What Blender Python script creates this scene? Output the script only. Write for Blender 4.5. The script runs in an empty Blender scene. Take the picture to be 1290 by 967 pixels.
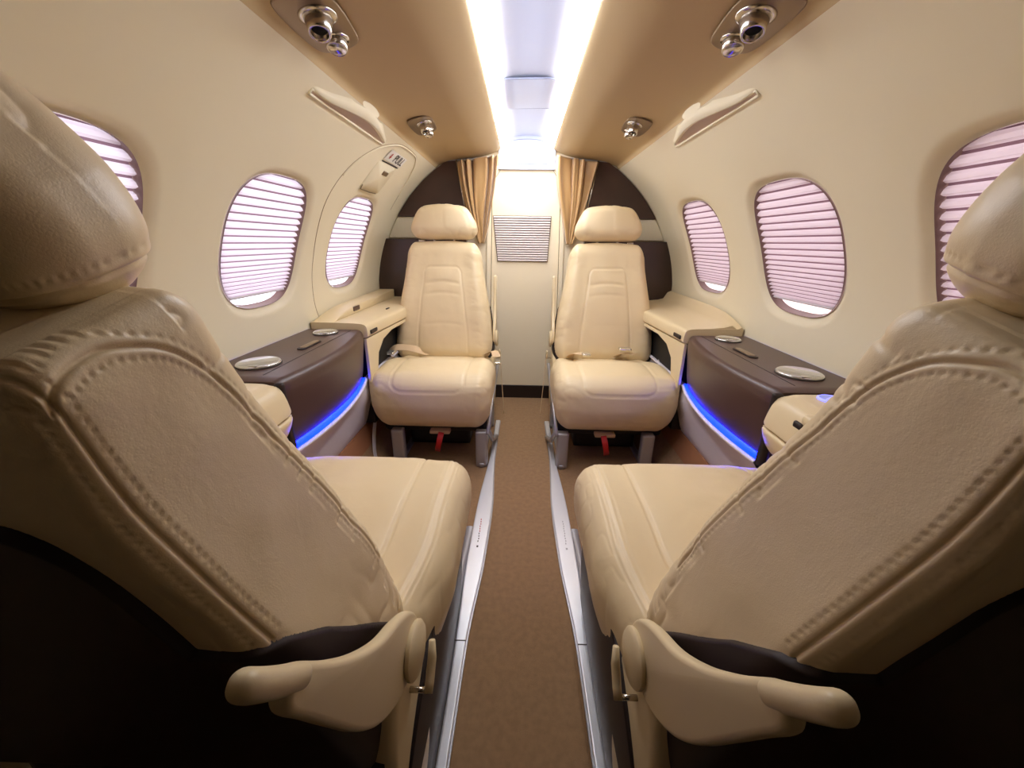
import bpy, bmesh, math, random
import numpy as np
from mathutils import Vector, Matrix
random.seed(4)
rng = np.random.default_rng(7)
C = bpy.context.scene.collection
scene = bpy.context.scene

# ------------------------------------------------------------------ camera
W_PX, H_PX = 1290, 967
F_PX, PITCH, YAW, ROLL = 490.0, 20.0, 1.3, 0.7
CAM = Vector((-0.012, 0.0, 0.95))
p_, y_, r_ = map(math.radians, (PITCH, YAW, ROLL))
fwd = Vector((-math.sin(y_)*math.cos(p_), math.cos(y_)*math.cos(p_), -math.sin(p_)))
rt0 = Vector((math.cos(y_), math.sin(y_), 0)); up0 = rt0.cross(fwd)
rt = rt0*math.cos(r_) + up0*math.sin(r_); up = -rt0*math.sin(r_) + up0*math.cos(r_)
cd = bpy.data.cameras.new('camera'); cam = bpy.data.objects.new('camera', cd); C.objects.link(cam)
cd.sensor_fit = 'HORIZONTAL'; cd.sensor_width = 36; cd.lens = 36*F_PX/W_PX; cd.clip_start = .01
m = Matrix((rt, up, -fwd)).transposed().to_4x4(); m.translation = CAM; cam.matrix_world = m
scene.camera = cam

# ------------------------------------------------------------------ world, exposure
scene.view_settings.view_transform = 'Standard'; scene.view_settings.look = 'None'
scene.view_settings.gamma = 1; scene.view_settings.use_curve_mapping = False
scene.view_settings.exposure = 0.0
LED_STRENGTH = 42.0
BLUE_STRENGTH = 18.0
w = bpy.data.worlds.new('sky'); scene.world = w; w.use_nodes = True
nt = w.node_tree; bg = nt.nodes['Background']
tc = nt.nodes.new('ShaderNodeTexCoord'); sx = nt.nodes.new('ShaderNodeSeparateXYZ')
nt.links.new(tc.outputs['Generated'], sx.inputs[0])
mr = nt.nodes.new('ShaderNodeMapRange'); mr.inputs[1].default_value = -.6; mr.inputs[2].default_value = .6
nt.links.new(sx.outputs[0], mr.inputs[0])
mx = nt.nodes.new('ShaderNodeMix'); mx.data_type = 'RGBA'
mx.inputs[6].default_value = (.88, .88, 1.0, 1); mx.inputs[7].default_value = (.49, .39, .39, 1)
nt.links.new(mr.outputs[0], mx.inputs[0]); nt.links.new(mx.outputs[2], bg.inputs[0])
bg.inputs[1].default_value = 3.5

# ------------------------------------------------------------------ helpers
def lin(c):
    c = np.array(c, float)/255
    return tuple(np.where(c <= .04045, c/12.92, ((c+.055)/1.055)**2.4)) + (1,)

def mat(name, rgb, rough=.5, metal=0, bump=None, emit=None, es=0, var=None, coat=0, spec=None, sheen=0):
    """bump = (scale, strength, distance, kind); var = (scale, second rgb)"""
    M = bpy.data.materials.new(name); M.use_nodes = True; n = M.node_tree.nodes; L = M.node_tree.links
    b = n['Principled BSDF']; b.inputs['Base Color'].default_value = lin(rgb)
    b.inputs['Roughness'].default_value = rough; b.inputs['Metallic'].default_value = metal
    if coat: b.inputs['Coat Weight'].default_value = coat; b.inputs['Coat Roughness'].default_value = .15
    if spec is not None: b.inputs['Specular IOR Level'].default_value = spec
    if sheen: b.inputs['Sheen Weight'].default_value = sheen
    if emit: b.inputs['Emission Color'].default_value = lin(emit); b.inputs['Emission Strength'].default_value = es
    t = n.new('ShaderNodeTexCoord')
    if var:
        no = n.new('ShaderNodeTexNoise'); no.inputs['Scale'].default_value = var[0]; no.inputs['Detail'].default_value = 5
        L.new(t.outputs['Object'], no.inputs['Vector'])
        mm = n.new('ShaderNodeMix'); mm.data_type = 'RGBA'; mm.inputs[6].default_value = lin(rgb); mm.inputs[7].default_value = lin(var[1])
        cr = n.new('ShaderNodeMapRange'); cr.inputs[1].default_value = .35; cr.inputs[2].default_value = .65
        L.new(no.outputs[0], cr.inputs[0]); L.new(cr.outputs[0], mm.inputs[0]); L.new(mm.outputs[2], b.inputs['Base Color'])
    if bump:
        hs = []
        for (sc, st, di, kind) in bump:
            if kind == 'v':
                q = n.new('ShaderNodeTexVoronoi'); q.feature = 'DISTANCE_TO_EDGE'; q.inputs['Scale'].default_value = sc
            elif kind == 'w':
                q = n.new('ShaderNodeTexNoise'); q.inputs['Scale'].default_value = sc; q.inputs['Detail'].default_value = 3
                q.inputs['Distortion'].default_value = 1.5
            else:
                q = n.new('ShaderNodeTexNoise'); q.inputs['Scale'].default_value = sc; q.inputs['Detail'].default_value = 4
            L.new(t.outputs['Object'], q.inputs['Vector'])
            bm_ = n.new('ShaderNodeBump'); bm_.inputs['Strength'].default_value = st; bm_.inputs['Distance'].default_value = di
            L.new(q.outputs[0], bm_.inputs['Height'])
            if hs: L.new(hs[-1].outputs[0], bm_.inputs['Normal'])
            hs.append(bm_)
        L.new(hs[-1].outputs[0], b.inputs['Normal'])
    return M

LEATHER = mat('cream_leather', (225, 203, 161), .42, bump=[(420, .22, .0005, 'v'), (30, .3, .0012, 'w'), (1400, .2, .0003, 'n')], spec=.45)
LEATHER_T = mat('beige_thread', (196, 172, 128), .6)
BEIGEPL = mat('beige_plastic', (222, 202, 160), .38, bump=[(900, .08, .0003, 'n')])
LINING = mat('wall_lining', (236, 225, 192), .6, bump=[(700, .12, .0003, 'n')])
CEILM = mat('ceiling_lining', (192, 165, 118), .65, bump=[(700, .12, .0003, 'n')])
TROUGHM = mat('trough_white', (186, 191, 206), .5)
CREAMB = mat('bulkhead_cream', (247, 231, 198), .55)
CREAMD = mat('band_cream', (205, 196, 172), .6)
DARK = mat('dark_brown_veneer', (48, 26, 18), .35, coat=.25, var=(7, (60, 34, 24)))
CONS = mat('console_brown', (80, 57, 49), .36, bump=[(1200, .08, .0003, 'n')])
SHELL = mat('dark_shell', (32, 18, 15), .5)
BLACKM = mat('black_shadow_plastic', (18, 17, 17), .6)
CARPET = mat('brown_carpet', (158, 122, 84), .95, bump=[(900, .8, .002, 'n')], var=(60, (146, 112, 77)), sheen=.1)
CARPET2 = mat('brown_step_trim', (150, 100, 66), .6)
KICK = mat('kick_panel_white', (226, 218, 222), .4)
ALU = mat('brushed_aluminium', (236, 236, 238), .32, .45, bump=[(60, .05, .001, 'n')])
ALUG = mat('grey_aluminium', (176, 174, 176), .38, .6)
CHROME = mat('satin_nickel', (205, 198, 186), .2, 1)
BRONZE = mat('bronze_plate', (150, 130, 104), .38, .7)
GLASSBLK = mat('black_hole', (6, 6, 6), .8)
LENS = mat('frosted_lens', (120, 112, 90), .3)
GRILLE = mat('grille_greybrown', (196, 172, 154), .6)
VENTBACK = mat('vent_back', (110, 92, 86), .7)
VENTM = mat('vent_pinkgrey', (232, 220, 214), .5)
SILVERLID = mat('silver_lid', (214, 214, 208), .22, .75)
CURT = mat('gold_curtain', (190, 150, 96), .42, sheen=.4, bump=[(300, .15, .0006, 'n')])
RED = mat('red_webbing', (170, 14, 18), .6)
BELT = mat('tan_webbing', (208, 178, 138), .7, bump=[(500, .4, .0006, 'n')])
BELTW = mat('pale_webbing', (214, 206, 204), .7)
SILV = mat('buckle_silver', (225, 220, 205), .25, .8)
LINEM = mat('panel_gap', (120, 104, 78), .8)
SEAMW = mat('wall_seam', (176, 154, 118), .8)
LINEG = mat('trough_gap', (128, 130, 146), .8)
WHITEP = mat('white_placard', (240, 236, 224), .5)
INK = mat('grey_ink', (70, 64, 56), .7)
INKR = mat('red_ink', (176, 60, 48), .7)
LED = mat('led_strip', (255, 255, 255), .5, emit=(246, 248, 255), es=LED_STRENGTH)
BLUE = mat('blue_led', (30, 80, 255), .5, emit=(0, 15, 255), es=BLUE_STRENGTH)
BTNRING = mat('lit_button_ring', (150, 160, 255), .4, emit=(130, 130, 255), es=1.3)
BTN = mat('button_glass', (150, 160, 200), .2, emit=(90, 110, 230), es=.35)
REVEAL_SHADE = mat('window_reveal_shaded', (128, 100, 94), .5)  # window reveal ring, its shade put into the brown colour

def shade_mat(name, rgb, tr):
    M = bpy.data.materials.new(name); M.use_nodes = True; n = M.node_tree.nodes; L = M.node_tree.links
    n.remove(n['Principled BSDF']); o = n['Material Output']
    d = n.new('ShaderNodeBsdfDiffuse'); t = n.new('ShaderNodeBsdfTranslucent'); mi = n.new('ShaderNodeMixShader')
    d.inputs[0].default_value = lin(rgb); t.inputs[0].default_value = lin(rgb); mi.inputs[0].default_value = tr
    L.new(d.outputs[0], mi.inputs[1]); L.new(t.outputs[0], mi.inputs[2]); L.new(mi.outputs[0], o.inputs[0])
    return M
SHADE = shade_mat('pleated_fabric', (236, 226, 232), .5)
FOLD = shade_mat('pleat_fold', (142, 114, 124), .3)  # light lost in the doubled folds is put into this darker colour
def pane_mat():
    M = bpy.data.materials.new('clear_pane'); M.use_nodes = True; n = M.node_tree.nodes; L = M.node_tree.links
    n.remove(n['Principled BSDF']); o = n['Material Output']
    a = n.new('ShaderNodeBsdfTransparent'); g = n.new('ShaderNodeBsdfGlossy'); mi = n.new('ShaderNodeMixShader')
    g.inputs['Roughness'].default_value = .05; mi.inputs[0].default_value = .06
    L.new(a.outputs[0], mi.inputs[1]); L.new(g.outputs[0], mi.inputs[2]); L.new(mi.outputs[0], o.inputs[0])
    return M
PANE = pane_mat()

def tag(o, label=None, cat=None, group=None, kind=None):
    if label: o['label'] = label
    if cat: o['category'] = cat
    if group: o['group'] = group
    if kind: o['kind'] = kind
    return o
def empty(name, loc, label, cat, group=None, rz=0):
    o = bpy.data.objects.new(name, None); C.objects.link(o); o.location = loc; o.rotation_euler = (0, 0, rz)
    o.empty_display_size = .05
    return tag(o, label, cat, group)

def mk(name, V, Fc, material, parent=None, smooth=True):
    me = bpy.data.meshes.new(name)
    V = np.asarray(V, float)
    me.from_pydata([tuple(v) for v in V], [], [tuple(int(i) for i in f) for f in Fc])
    me.materials.append(material)
    if smooth: me.polygons.foreach_set('use_smooth', [True]*len(me.polygons))
    me.update()
    o = bpy.data.objects.new(name, me); C.objects.link(o)
    if parent is not None: o.parent = parent
    return o
def join(*parts):
    V, Fc, k = [], [], 0
    for v, f in parts:
        v = np.asarray(v, float); V.append(v); Fc += [tuple(i+k for i in q) for q in f]; k += len(v)
    return np.vstack(V), Fc
def fixn(o):
    bm = bmesh.new(); bm.from_mesh(o.data); bmesh.ops.recalc_face_normals(bm, faces=bm.faces); bm.to_mesh(o.data); bm.free(); return o
def autosmooth(o, ang=40):
    me = o.data; bm = bmesh.new(); bm.from_mesh(me)
    for e in bm.edges:
        if len(e.link_faces) == 2 and e.calc_face_angle(0) > math.radians(ang): e.smooth = False
    bm.to_mesh(me); bm.free(); return o

def rbox(h, r, res=.01):
    """rounded box, half sizes h, corner radii r, as (V, quads)"""
    h = np.array(h, float); r = np.array(r if np.ndim(r) else [r]*3, float); r = np.minimum(r, h*.999)
    N = np.maximum(4, np.ceil(2*h/res).astype(int))
    idx = {}; P = []; Fq = []
    def vid(i, j, k):
        key = (i, j, k)
        if key not in idx: idx[key] = len(P); P.append(key)
        return idx[key]
    for ax in range(3):
        a, b = [(1, 2), (2, 0), (0, 1)][ax]
        for side in (0, N[ax]):
            for i in range(N[a]):
                for j in range(N[b]):
                    q = []
                    for (di, dj) in ((0, 0), (1, 0), (1, 1), (0, 1)):
                        c = [0, 0, 0]; c[ax] = side; c[a] = i+di; c[b] = j+dj; q.append(vid(*c))
                    Fq.append(tuple(q) if side else tuple(q[::-1]))
    P = np.array(P, float)/N*2-1; P = P*h
    q = np.clip(P, -(h-r), h-r); d = (P-q)/r
    nrm = np.linalg.norm(d, axis=1, keepdims=True); nrm[nrm == 0] = 1
    return q + r*d/nrm, Fq

def vnormals(V, Fq):
    Fa = np.array(Fq); n = np.cross(V[Fa[:, 2]]-V[Fa[:, 0]], V[Fa[:, 3]]-V[Fa[:, 1]])
    N = np.zeros_like(V)
    for k in range(4): np.add.at(N, Fa[:, k], n)
    return N/np.maximum(np.linalg.norm(N, axis=1, keepdims=True), 1e-12)

_T = rng.random((32, 32, 32))
def noise(P, scale):
    Q = np.asarray(P)*scale; i = np.floor(Q).astype(int); f = Q-i; f = f*f*(3-2*f)
    out = 0
    for dx in (0, 1):
        for dy in (0, 1):
            for dz in (0, 1):
                wgt = (f[:, 0] if dx else 1-f[:, 0])*(f[:, 1] if dy else 1-f[:, 1])*(f[:, 2] if dz else 1-f[:, 2])
                out = out + wgt*_T[(i[:, 0]+dx) % 32, (i[:, 1]+dy) % 32, (i[:, 2]+dz) % 32]
    return out*2-1
def sst(a, b, x):
    t = np.clip((x-a)/(b-a), 0, 1); return t*t*(3-2*t)

def box(x0, x1, y0, y1, z0, z1):
    V = np.array([(x, y, z) for x in (x0, x1) for y in (y0, y1) for z in (z0, z1)], float)
    return V, [(0, 1, 3, 2), (4, 6, 7, 5), (0, 4, 5, 1), (2, 3, 7, 6), (0, 2, 6, 4), (1, 5, 7, 3)]
def prism(poly, w0, w1, bevel=.003, axis='x', seg=3):
    """extrude a 2D polygon; axis x: poly=(y,z); axis y: poly=(x,z); axis z: poly=(x,y)"""
    bm = bmesh.new()
    def P(a, b, c): return {'x': (c, a, b), 'y': (a, c, b), 'z': (a, b, c)}[axis]
    A = [bm.verts.new(P(a, b, w0)) for a, b in poly]; B = [bm.verts.new(P(a, b, w1)) for a, b in poly]
    n = len(poly); f1 = bm.faces.new(A); f2 = bm.faces.new(B[::-1])
    for i in range(n): bm.faces.new((A[i], B[i], B[(i+1) % n], A[(i+1) % n]))
    bmesh.ops.recalc_face_normals(bm, faces=bm.faces)
    if bevel:
        es = [e for e in bm.edges if f1 in e.link_faces or f2 in e.link_faces]
        bmesh.ops.bevel(bm, geom=es, offset=bevel, segments=seg, profile=.5, affect='EDGES')
    bm.verts.index_update()
    V = np.array([v.co[:] for v in bm.verts]); Fc = [tuple(v.index for v in f.verts) for f in bm.faces]; bm.free()
    return V, Fc
def smooth_poly(pts, n=8, closed=True):
    """Catmull-Rom through pts"""
    P = [np.array(p, float) for p in pts]; out = []; m_ = len(P)
    rngi = range(m_) if closed else range(m_-1)
    for i in rngi:
        g = (lambda k: P[k % m_]) if closed else (lambda k: P[min(max(k, 0), m_-1)])
        p0, p1, p2, p3 = g(i-1), g(i), g(i+1), g(i+2)
        for t in np.arange(n)/n:
            out.append(.5*((2*p1)+(-p0+p2)*t+(2*p0-5*p1+4*p2-p3)*t*t+(-p0+3*p1-3*p2+p3)*t**3))
    if not closed: out.append(P[-1])
    return out
def tube(pts, rad, n=8, closed=False, flat=None):
    """round tube along pts; flat=(normal list or vector, half width, half thick) gives a strap"""
    P = np.array([np.array(p, float) for p in pts]); m_ = len(P); V = []; Fc = []
    prev = None
    for i in range(m_):
        if closed: t = P[(i+1) % m_]-P[i-1]
        else: t = P[min(i+1, m_-1)]-P[max(i-1, 0)]
        t = t/max(np.linalg.norm(t), 1e-9)
        if flat is not None:
            u = np.array(flat[0], float); u = u-t*(u@t); u /= max(np.linalg.norm(u), 1e-9); v = np.cross(t, u)
            hw, ht = flat[1], flat[2]
            for a in range(n):
                an = 2*math.pi*a/n; c, s = math.cos(an), math.sin(an)
                V.append(P[i]+v*hw*np.sign(c)*abs(c)**.4+u*ht*np.sign(s)*abs(s)**.6)
        else:
            if prev is None:
                u = np.cross(t, (0, 0, 1)); 
                if np.linalg.norm(u) < .1: u = np.cross(t, (0, 1, 0))
            else: u = prev-t*(prev@t)
            u = u/np.linalg.norm(u); prev = u; v = np.cross(t, u)
            rr = rad[i] if np.ndim(rad) else rad
            for a in range(n):
                an = 2*math.pi*a/n; V.append(P[i]+rr*(u*math.cos(an)+v*math.sin(an)))
    for i in range(m_ if closed else m_-1):
        for a in range(n):
            j = (i+1) % m_
            Fc.append((i*n+a, i*n+(a+1) % n, j*n+(a+1) % n, j*n+a))
    if not closed: Fc += [tuple(range(n))[::-1], tuple((m_-1)*n+a for a in range(n))]
    return np.array(V), Fc
def grid(P, closed_u=False):
    P = np.asarray(P, float); a, b = P.shape[:2]; Fc = []
    for i in range(a-1 + (1 if closed_u else 0)):
        for j in range(b-1):
            k = (i+1) % a; Fc.append((i*b+j, k*b+j, k*b+j+1, i*b+j+1))
    return P.reshape(-1, 3), Fc
def lathe(prof, n=32, sx=1, sy=1):
    """prof = [(r, z)...]"""
    V = []; Fc = []
    for (r, z) in prof:
        for a in range(n):
            an = 2*math.pi*a/n; V.append((sx*r*math.cos(an), sy*r*math.sin(an), z))
    m_ = len(prof)
    for i in range(m_-1):
        for a in range(n): Fc.append((i*n+a, i*n+(a+1) % n, (i+1)*n+(a+1) % n, (i+1)*n+a))
    if prof[0][0] > 1e-6: Fc.append(tuple(range(n))[::-1])
    if prof[-1][0] > 1e-6: Fc.append(tuple((m_-1)*n+a for a in range(n)))
    return np.array(V), Fc
def xf(part, M4):
    V, Fc = part; V = np.asarray(V, float); M4 = np.array(M4)
    return V@M4[:3, :3].T+M4[:3, 3], Fc
def frame_mat(o, x, y, z):
    M4 = np.eye(4); M4[:3, 0] = x; M4[:3, 1] = y; M4[:3, 2] = z; M4[:3, 3] = o; return M4

# ================================================================== THE TUBE (setting)
R0, ZC = .85, .62                      # cabin cross-section: circle
Y_AFT, Y_FWD = 2.35, -1.15
def WP(side, y, phi, d=0):
    return np.array((side*(R0+d)*math.cos(phi), y, ZC+(R0+d)*math.sin(phi)))
def W_N(side, phi): return np.array((side*math.cos(phi), 0, math.sin(phi)))   # outward normal
WIN_Y = (.65, 1.25, 1.85); PHC = .382; HW, HH, NW = .182, .200, 3.0
def wrad(y, phi, yc):
    return (np.abs((y-yc)/HW)**NW+np.abs((phi-PHC)*R0/HH)**NW)**(1/NW)
PH_TOP = math.asin((1.318-ZC)/R0); PH_BOT = math.asin((.16-ZC)/R0)
def make_wall(side, name):
    ys = np.unique(np.concatenate([np.arange(Y_FWD, .38, .03), np.arange(.38, Y_AFT, .0055), [Y_AFT]]))
    ph = np.arange(PH_BOT, PH_TOP+.0066, .0066); ph = np.linspace(PH_BOT, PH_TOP, len(ph))
    Y, A = np.meshgrid(ys, ph, indexing='ij')
    D = np.zeros_like(Y); S = np.full_like(Y, 9.)
    for yc in WIN_Y:
        s = wrad(Y, A, yc); S = np.minimum(S, s)
    D = .015*(1-sst(1.0, 1.17, S))**1.5 + .005*(1-sst(1.0, 1.6, S))
    D = np.where(S < 1, .02, D)
    # snap the ring of vertices just inside the opening onto its edge
    P = np.stack([side*(R0+D)*np.cos(A), Y, ZC+(R0+D)*np.sin(A)], -1)
    for yc in WIN_Y:
        s = wrad(Y, A, yc); msk = (s < 1.0) & (s > .93)
        k = 1/np.maximum(s, .01)
        y2 = yc+(Y-yc)*k; a2 = PHC+(A-PHC)*k
        P2 = np.stack([side*(R0+.02)*np.cos(a2), y2, ZC+(R0+.02)*np.sin(a2)], -1)
        P[msk] = P2[msk]
    V, Fc = grid(P); Sf = S.reshape(-1)
    Fc = [f for f in Fc if max(Sf[i] for i in f) >= 1.0]
    if side > 0: Fc = [f[::-1] for f in Fc]
    o = mk(name, V, Fc, LINING); tag(o, kind='structure'); return o
make_wall(-1, 'wall_left'); make_wall(1, 'wall_right')

def supel(n=96):
    for i in range(n):
        t = 2*math.pi*i/n; c, s = math.cos(t), math.sin(t)
        yield (np.sign(c)*abs(c)**(2/NW), np.sign(s)*abs(s)**(2/NW))
wk = 0
for side, sn in ((-1, 'left'), (1, 'right')):
    for i, yc in enumerate(WIN_Y):
        wk += 1
        rows = []
        for (d, k) in ((.014, 1.004), (.019, .994), (.034, .988), (.038, .97)):
            rows.append([WP(side, yc+HW*a*k, PHC+HH*b*k/R0, d) for a, b in supel()])
        V, Fc = grid(np.array(rows).transpose(1, 0, 2), closed_u=True)
        fr = mk('window_%d' % wk, V, Fc, REVEAL_SHADE); tag(fr, kind='structure')
        rows = []
        for k in np.linspace(-.985, .985, 25):
            ex = HW*.985*(1-min(1, abs(k))**NW)**(1/NW)
            rows.append([WP(side, yc+u*ex, PHC+HH*k/R0, .036) for u in np.linspace(-1, 1, 15)])
        pv = mk('pane', *grid(rows), PANE, fr)
        # pleated shade
        lo = (-.80, -.80, -.80)[i]; a0 = .985*HH; bot = lo*HH
        pts = []; j = 0
        while a0 > bot:
            pitch = .0105+.0155*max(0, 1-j/17)**.9; j += 1
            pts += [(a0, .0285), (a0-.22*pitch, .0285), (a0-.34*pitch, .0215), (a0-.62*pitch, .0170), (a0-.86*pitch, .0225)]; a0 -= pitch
        pts = [q for q in pts if q[0] >= bot]
        rows = []
        for (aa, d) in pts:
            ex = HW*.975*(1-min(.999, abs(aa/HH))**NW)**(1/NW)
            rows.append([WP(side, yc+u*ex, PHC+aa/R0, d+.001) for u in np.linspace(-1, 1, 40)])
        row_pos = ['nearest the camera', 'in the middle of the row', 'farthest back'][i]
        look = 'bright lavender-white' if side < 0 else 'pale pink'
        V, Fc = grid(rows)
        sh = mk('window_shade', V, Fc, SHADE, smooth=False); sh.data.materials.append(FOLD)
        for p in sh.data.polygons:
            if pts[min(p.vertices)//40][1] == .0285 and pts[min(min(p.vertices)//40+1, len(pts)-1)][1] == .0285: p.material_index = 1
        where = {0: 'nearest the camera', 1: 'in the middle',
                 2: 'farthest back'}[i]
        tag(sh, '%s pleated shade over the %s wall window %s' % (look, sn, where), 'window shade', 'pleated window shades')
        ex = HW*.955*(1-abs(bot/HH)**NW)**(1/NW)
        mk('bottom_rail', *tube([WP(side, yc+u*ex, PHC+(bot-.002)/R0, .024) for u in np.linspace(-1, 1, 16)], .0045, 8), KICK, sh)

# floor with raised carpet edges, step trim, kick panel, behind-console lining
fy0, fy1 = Y_FWD, 2.36
V, Fc = join(box(-.62, .62, fy0, 2.62, -.03, 0.0))
fl = mk('floor', V, Fc, CARPET, smooth=False); tag(fl, kind='structure')
k = 0
for side in (-1, 1):
    k += 1
    prof = [(.60, -.01), (.60, .0), (.645, .05), (.675, .10), (.685, .10), (.62, -.02)]
    pts = [(side*a, b) for a, b in prof]
    o = fixn(mk('baseboard_carpet_%s' % ('left' if side < 0 else 'right'), *prism(pts, fy0, Y_AFT, 0, 'y'), CARPET, smooth=False)); tag(o, kind='structure')
    pts = [(side*a, b) for a, b in [(.672, .098), (.705, .168), (.735, .17), (.70, .09)]]
    o = fixn(mk('baseboard_%s' % ('left' if side < 0 else 'right'), *prism(pts, fy0, Y_AFT, .002, 'y'), CARPET2, smooth=False)); tag(o, kind='structure')

# ceiling: lip, brown shoulders
def ceil_prof():
    a = [(.138, 1.425), (.137, 1.416), (.141, 1.410), (.152, 1.4035), (.170, 1.3965), (.195, 1.388), (.222, 1.3800), (.252, 1.3735), (.288, 1.369), (.33, 1.364), (.375, 1.358),
         (.415, 1.351), (.45, 1.342), (.475, 1.333)]
    e = WP(1, 0, PH_TOP)
    a += [(e[0]+.001, e[2])]
    return smooth_poly(a, 5, closed=False)
cp = ceil_prof()
rows = []
for y in np.linspace(Y_FWD, Y_AFT, 60): rows.append([(q[0], y, q[1]) for q in cp])
c1 = grid(rows); c2 = (c1[0]*np.array([-1, 1, 1]), [f[::-1] for f in c1[1]])
V, Fc = join(c1, c2); ce = mk('ceiling', V, Fc, CEILM); tag(ce, kind='structure')
# outer skin: keeps the sky out above the ceiling and behind the floor
sk = []
for y in (Y_FWD-.02, 2.72):
    sk.append([(.97*math.cos(t), y, ZC+.97*math.sin(t)) for t in np.linspace(PH_TOP-.12, math.pi-PH_TOP+.12, 30)])
o = mk('ceiling_skin', *grid(sk), BLACKM); tag(o, kind='structure')
sk = []
for y in (Y_FWD-.02, 2.72):
    sk.append([(.93*math.cos(t), y, ZC+.93*math.sin(t)) for t in np.linspace(-.42, -math.pi+.42, 30)])
o = mk('floor_skin', *grid(sk), BLACKM); tag(o, kind='structure')
o = fixn(mk('wall_front', *prism([(.96*math.cos(t), ZC+.96*math.sin(t)) for t in np.linspace(0, 2*math.pi, 48, endpoint=False)], Y_FWD-.03, Y_FWD, 0, 'y'), SHELL, smooth=False)); tag(o, kind='structure')
# closing collars between wall edges and skins, left/right
for side, sn in ((-1, 'left'), (1, 'right')):
    rows = []
    for y in (Y_FWD-.02, Y_AFT+.3):
        e = WP(side, y, PH_TOP); e2 = (side*.97*math.cos(PH_TOP-.12), y, ZC+.97*math.sin(PH_TOP-.12)); rows.append([e, e2])
    rows2 = []
    for y in (Y_FWD-.02, Y_AFT+.3):
        e = WP(side, y, PH_BOT); e2 = (side*.93*math.cos(.42), y, ZC-.93*math.sin(.42)); rows2.append([e, e2])
    o = mk('trim_collar_%s' % sn, *join(grid(rows), grid(rows2)), BLACKM, smooth=False); tag(o, kind='structure')

# trough above the aisle
YT0, YT1 = .80, 2.352
tp = [(-.150, 1.412), (-.146, 1.440)] + [(x, 1.472-.9*x*x-40*x**4*(abs(x) > .0)*.9) for x in np.linspace(-.135, .135, 27)] + [(.146, 1.440), (.150, 1.412)]
o = mk('ceiling_trough', *grid([[(x, y, z) for x, z in tp] for y in np.linspace(Y_FWD, YT1, 30)]), TROUGHM); tag(o, kind='structure')
for side, sn in ((-1, 'left'), (1, 'right')):
    a = np.array((side*.1445, 1.4190)); b = np.array((side*.109, 1.4375))
    n_ = np.array((-side*.46, -.89))*.004
    rows = []
    for y in (YT0, YT1-.004): rows.append([(q[0], y, q[1]) for q in (a, a+n_, b+n_, b)])
    V, Fc = grid(rows); Fc.append((0, 1, 2, 3)); Fc.append((7, 6, 5, 4))
    o = fixn(mk('light_strip', V, Fc, TROUGHM, smooth=False)); o.data.materials.append(LED)
    for p in o.data.polygons:                       # only the face towards the cabin gives light
        if p.normal.z < -.5 and p.area > .03: p.material_index = 1
    tag(o, 'long white light strip along the %s edge of the ceiling channel' % sn, 'light', 'ceiling light strips')
# closing end plate of the trough with an arched outline
pl = [(-.150, 1.315), (.150, 1.315), (.150, 1.43)] + [(x, 1.474-.9*x*x-36*x**4) for x in np.linspace(.135, -.135, 20)] + [(-.150, 1.43)]
o = fixn(mk('trim_1', *prism(pl, 2.338, 2.352, .002, 'y'), TROUGHM, smooth=False)); tag(o, kind='structure')
arch = [(-.132, 2.336, 1.40)] + [(x, 2.336, 1.455-.9*x*x-60*x**4) for x in np.linspace(-.12, .12, 24)] + [(.132, 2.336, 1.40)]
o = mk('trim_2', *join(tube(arch, .0014, 6), tube([(-.11, 2.336, 1.343), (.11, 2.336, 1.343)], .0012, 6),
     tube([(-.095, 2.336, 1.42), (-.092, 2.336, 1.375)], .0012, 6), tube([(.095, 2.336, 1.42), (.092, 2.336, 1.375)], .0012, 6)), LINEG); tag(o, kind='structure')
# access panel in the trough
def rrect(x0, x1, y0, y1, r, n=6):
    out = []
    for cx, cy, a0 in ((x1-r, y1-r, 0), (x0+r, y1-r, 90), (x0+r, y0+r, 180), (x1-r, y0+r, 270)):
        for i in range(n+1):
            a = math.radians(a0+90*i/n); out.append((cx+r*math.cos(a), cy+r*math.sin(a)))
    return out
pn = [(x, y) for x, y in rrect(-.108, .098, 1.56, 1.86, .03)]
V, Fc = prism(pn, 0, .004, .0015, 'z'); V[:, 2] = V[:, 2]+1.466-.9*V[:, 0]**2-30*V[:, 0]**4
o = mk('ceiling_hatch', V, Fc, TROUGHM); tag(o, 'white rectangular access panel between the two light strips in the ceiling channel', 'panel')
ol = [(x, y, 1.4655-.9*x*x-30*x**4) for x, y in rrect(-.110, .100, 1.558, 1.862, .031)]
mk('panel_gap', *tube(ol, .0011, 6, closed=True), LINEG, o)

# ------------------------------------------------------------------ rear bulkhead, door, dark panels
zb = 1.33
def cabin_arc(k=1.0, n=40, z0=0.0, zt=1.345):
    a0 = math.asin((z0-ZC)/(R0*k)); a1 = math.asin((zt-ZC)/(R0*k))
    return [(R0*k*math.cos(t), ZC+R0*k*math.sin(t)) for t in np.linspace(a0, a1, n)]
for side, sn in ((-1, 'left'), (1, 'right')):
    arc = cabin_arc(1.03, z0=-.02, zt=1.41)
    pl = [(side*.205, -.02)]+[(side*a, b) for a, b in arc]+[(side*.137, 1.43), (side*.150, 1.315), (side*.15, 1.30)]
    pl = [(side*.205, -.02)]+[(side*a, b) for a, b in arc]+[(side*.137, 1.43), (side*.137, 1.31), (side*.185, 1.25)]
    o = fixn(mk('wall_rear_%s' % sn, *prism(pl, 2.35, 2.40, 0, 'y'), CREAMB, smooth=False)); tag(o, kind='structure')
pl = [(-.205, .085), (.205, .085), (.185, 1.25), (.137, 1.32), (-.137, 1.32), (-.185, 1.25)]
dr = fixn(mk('door_1', *prism(pl, 2.356, 2.39, .003, 'y'), CREAMB, smooth=False)); tag(dr, kind='structure')
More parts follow.
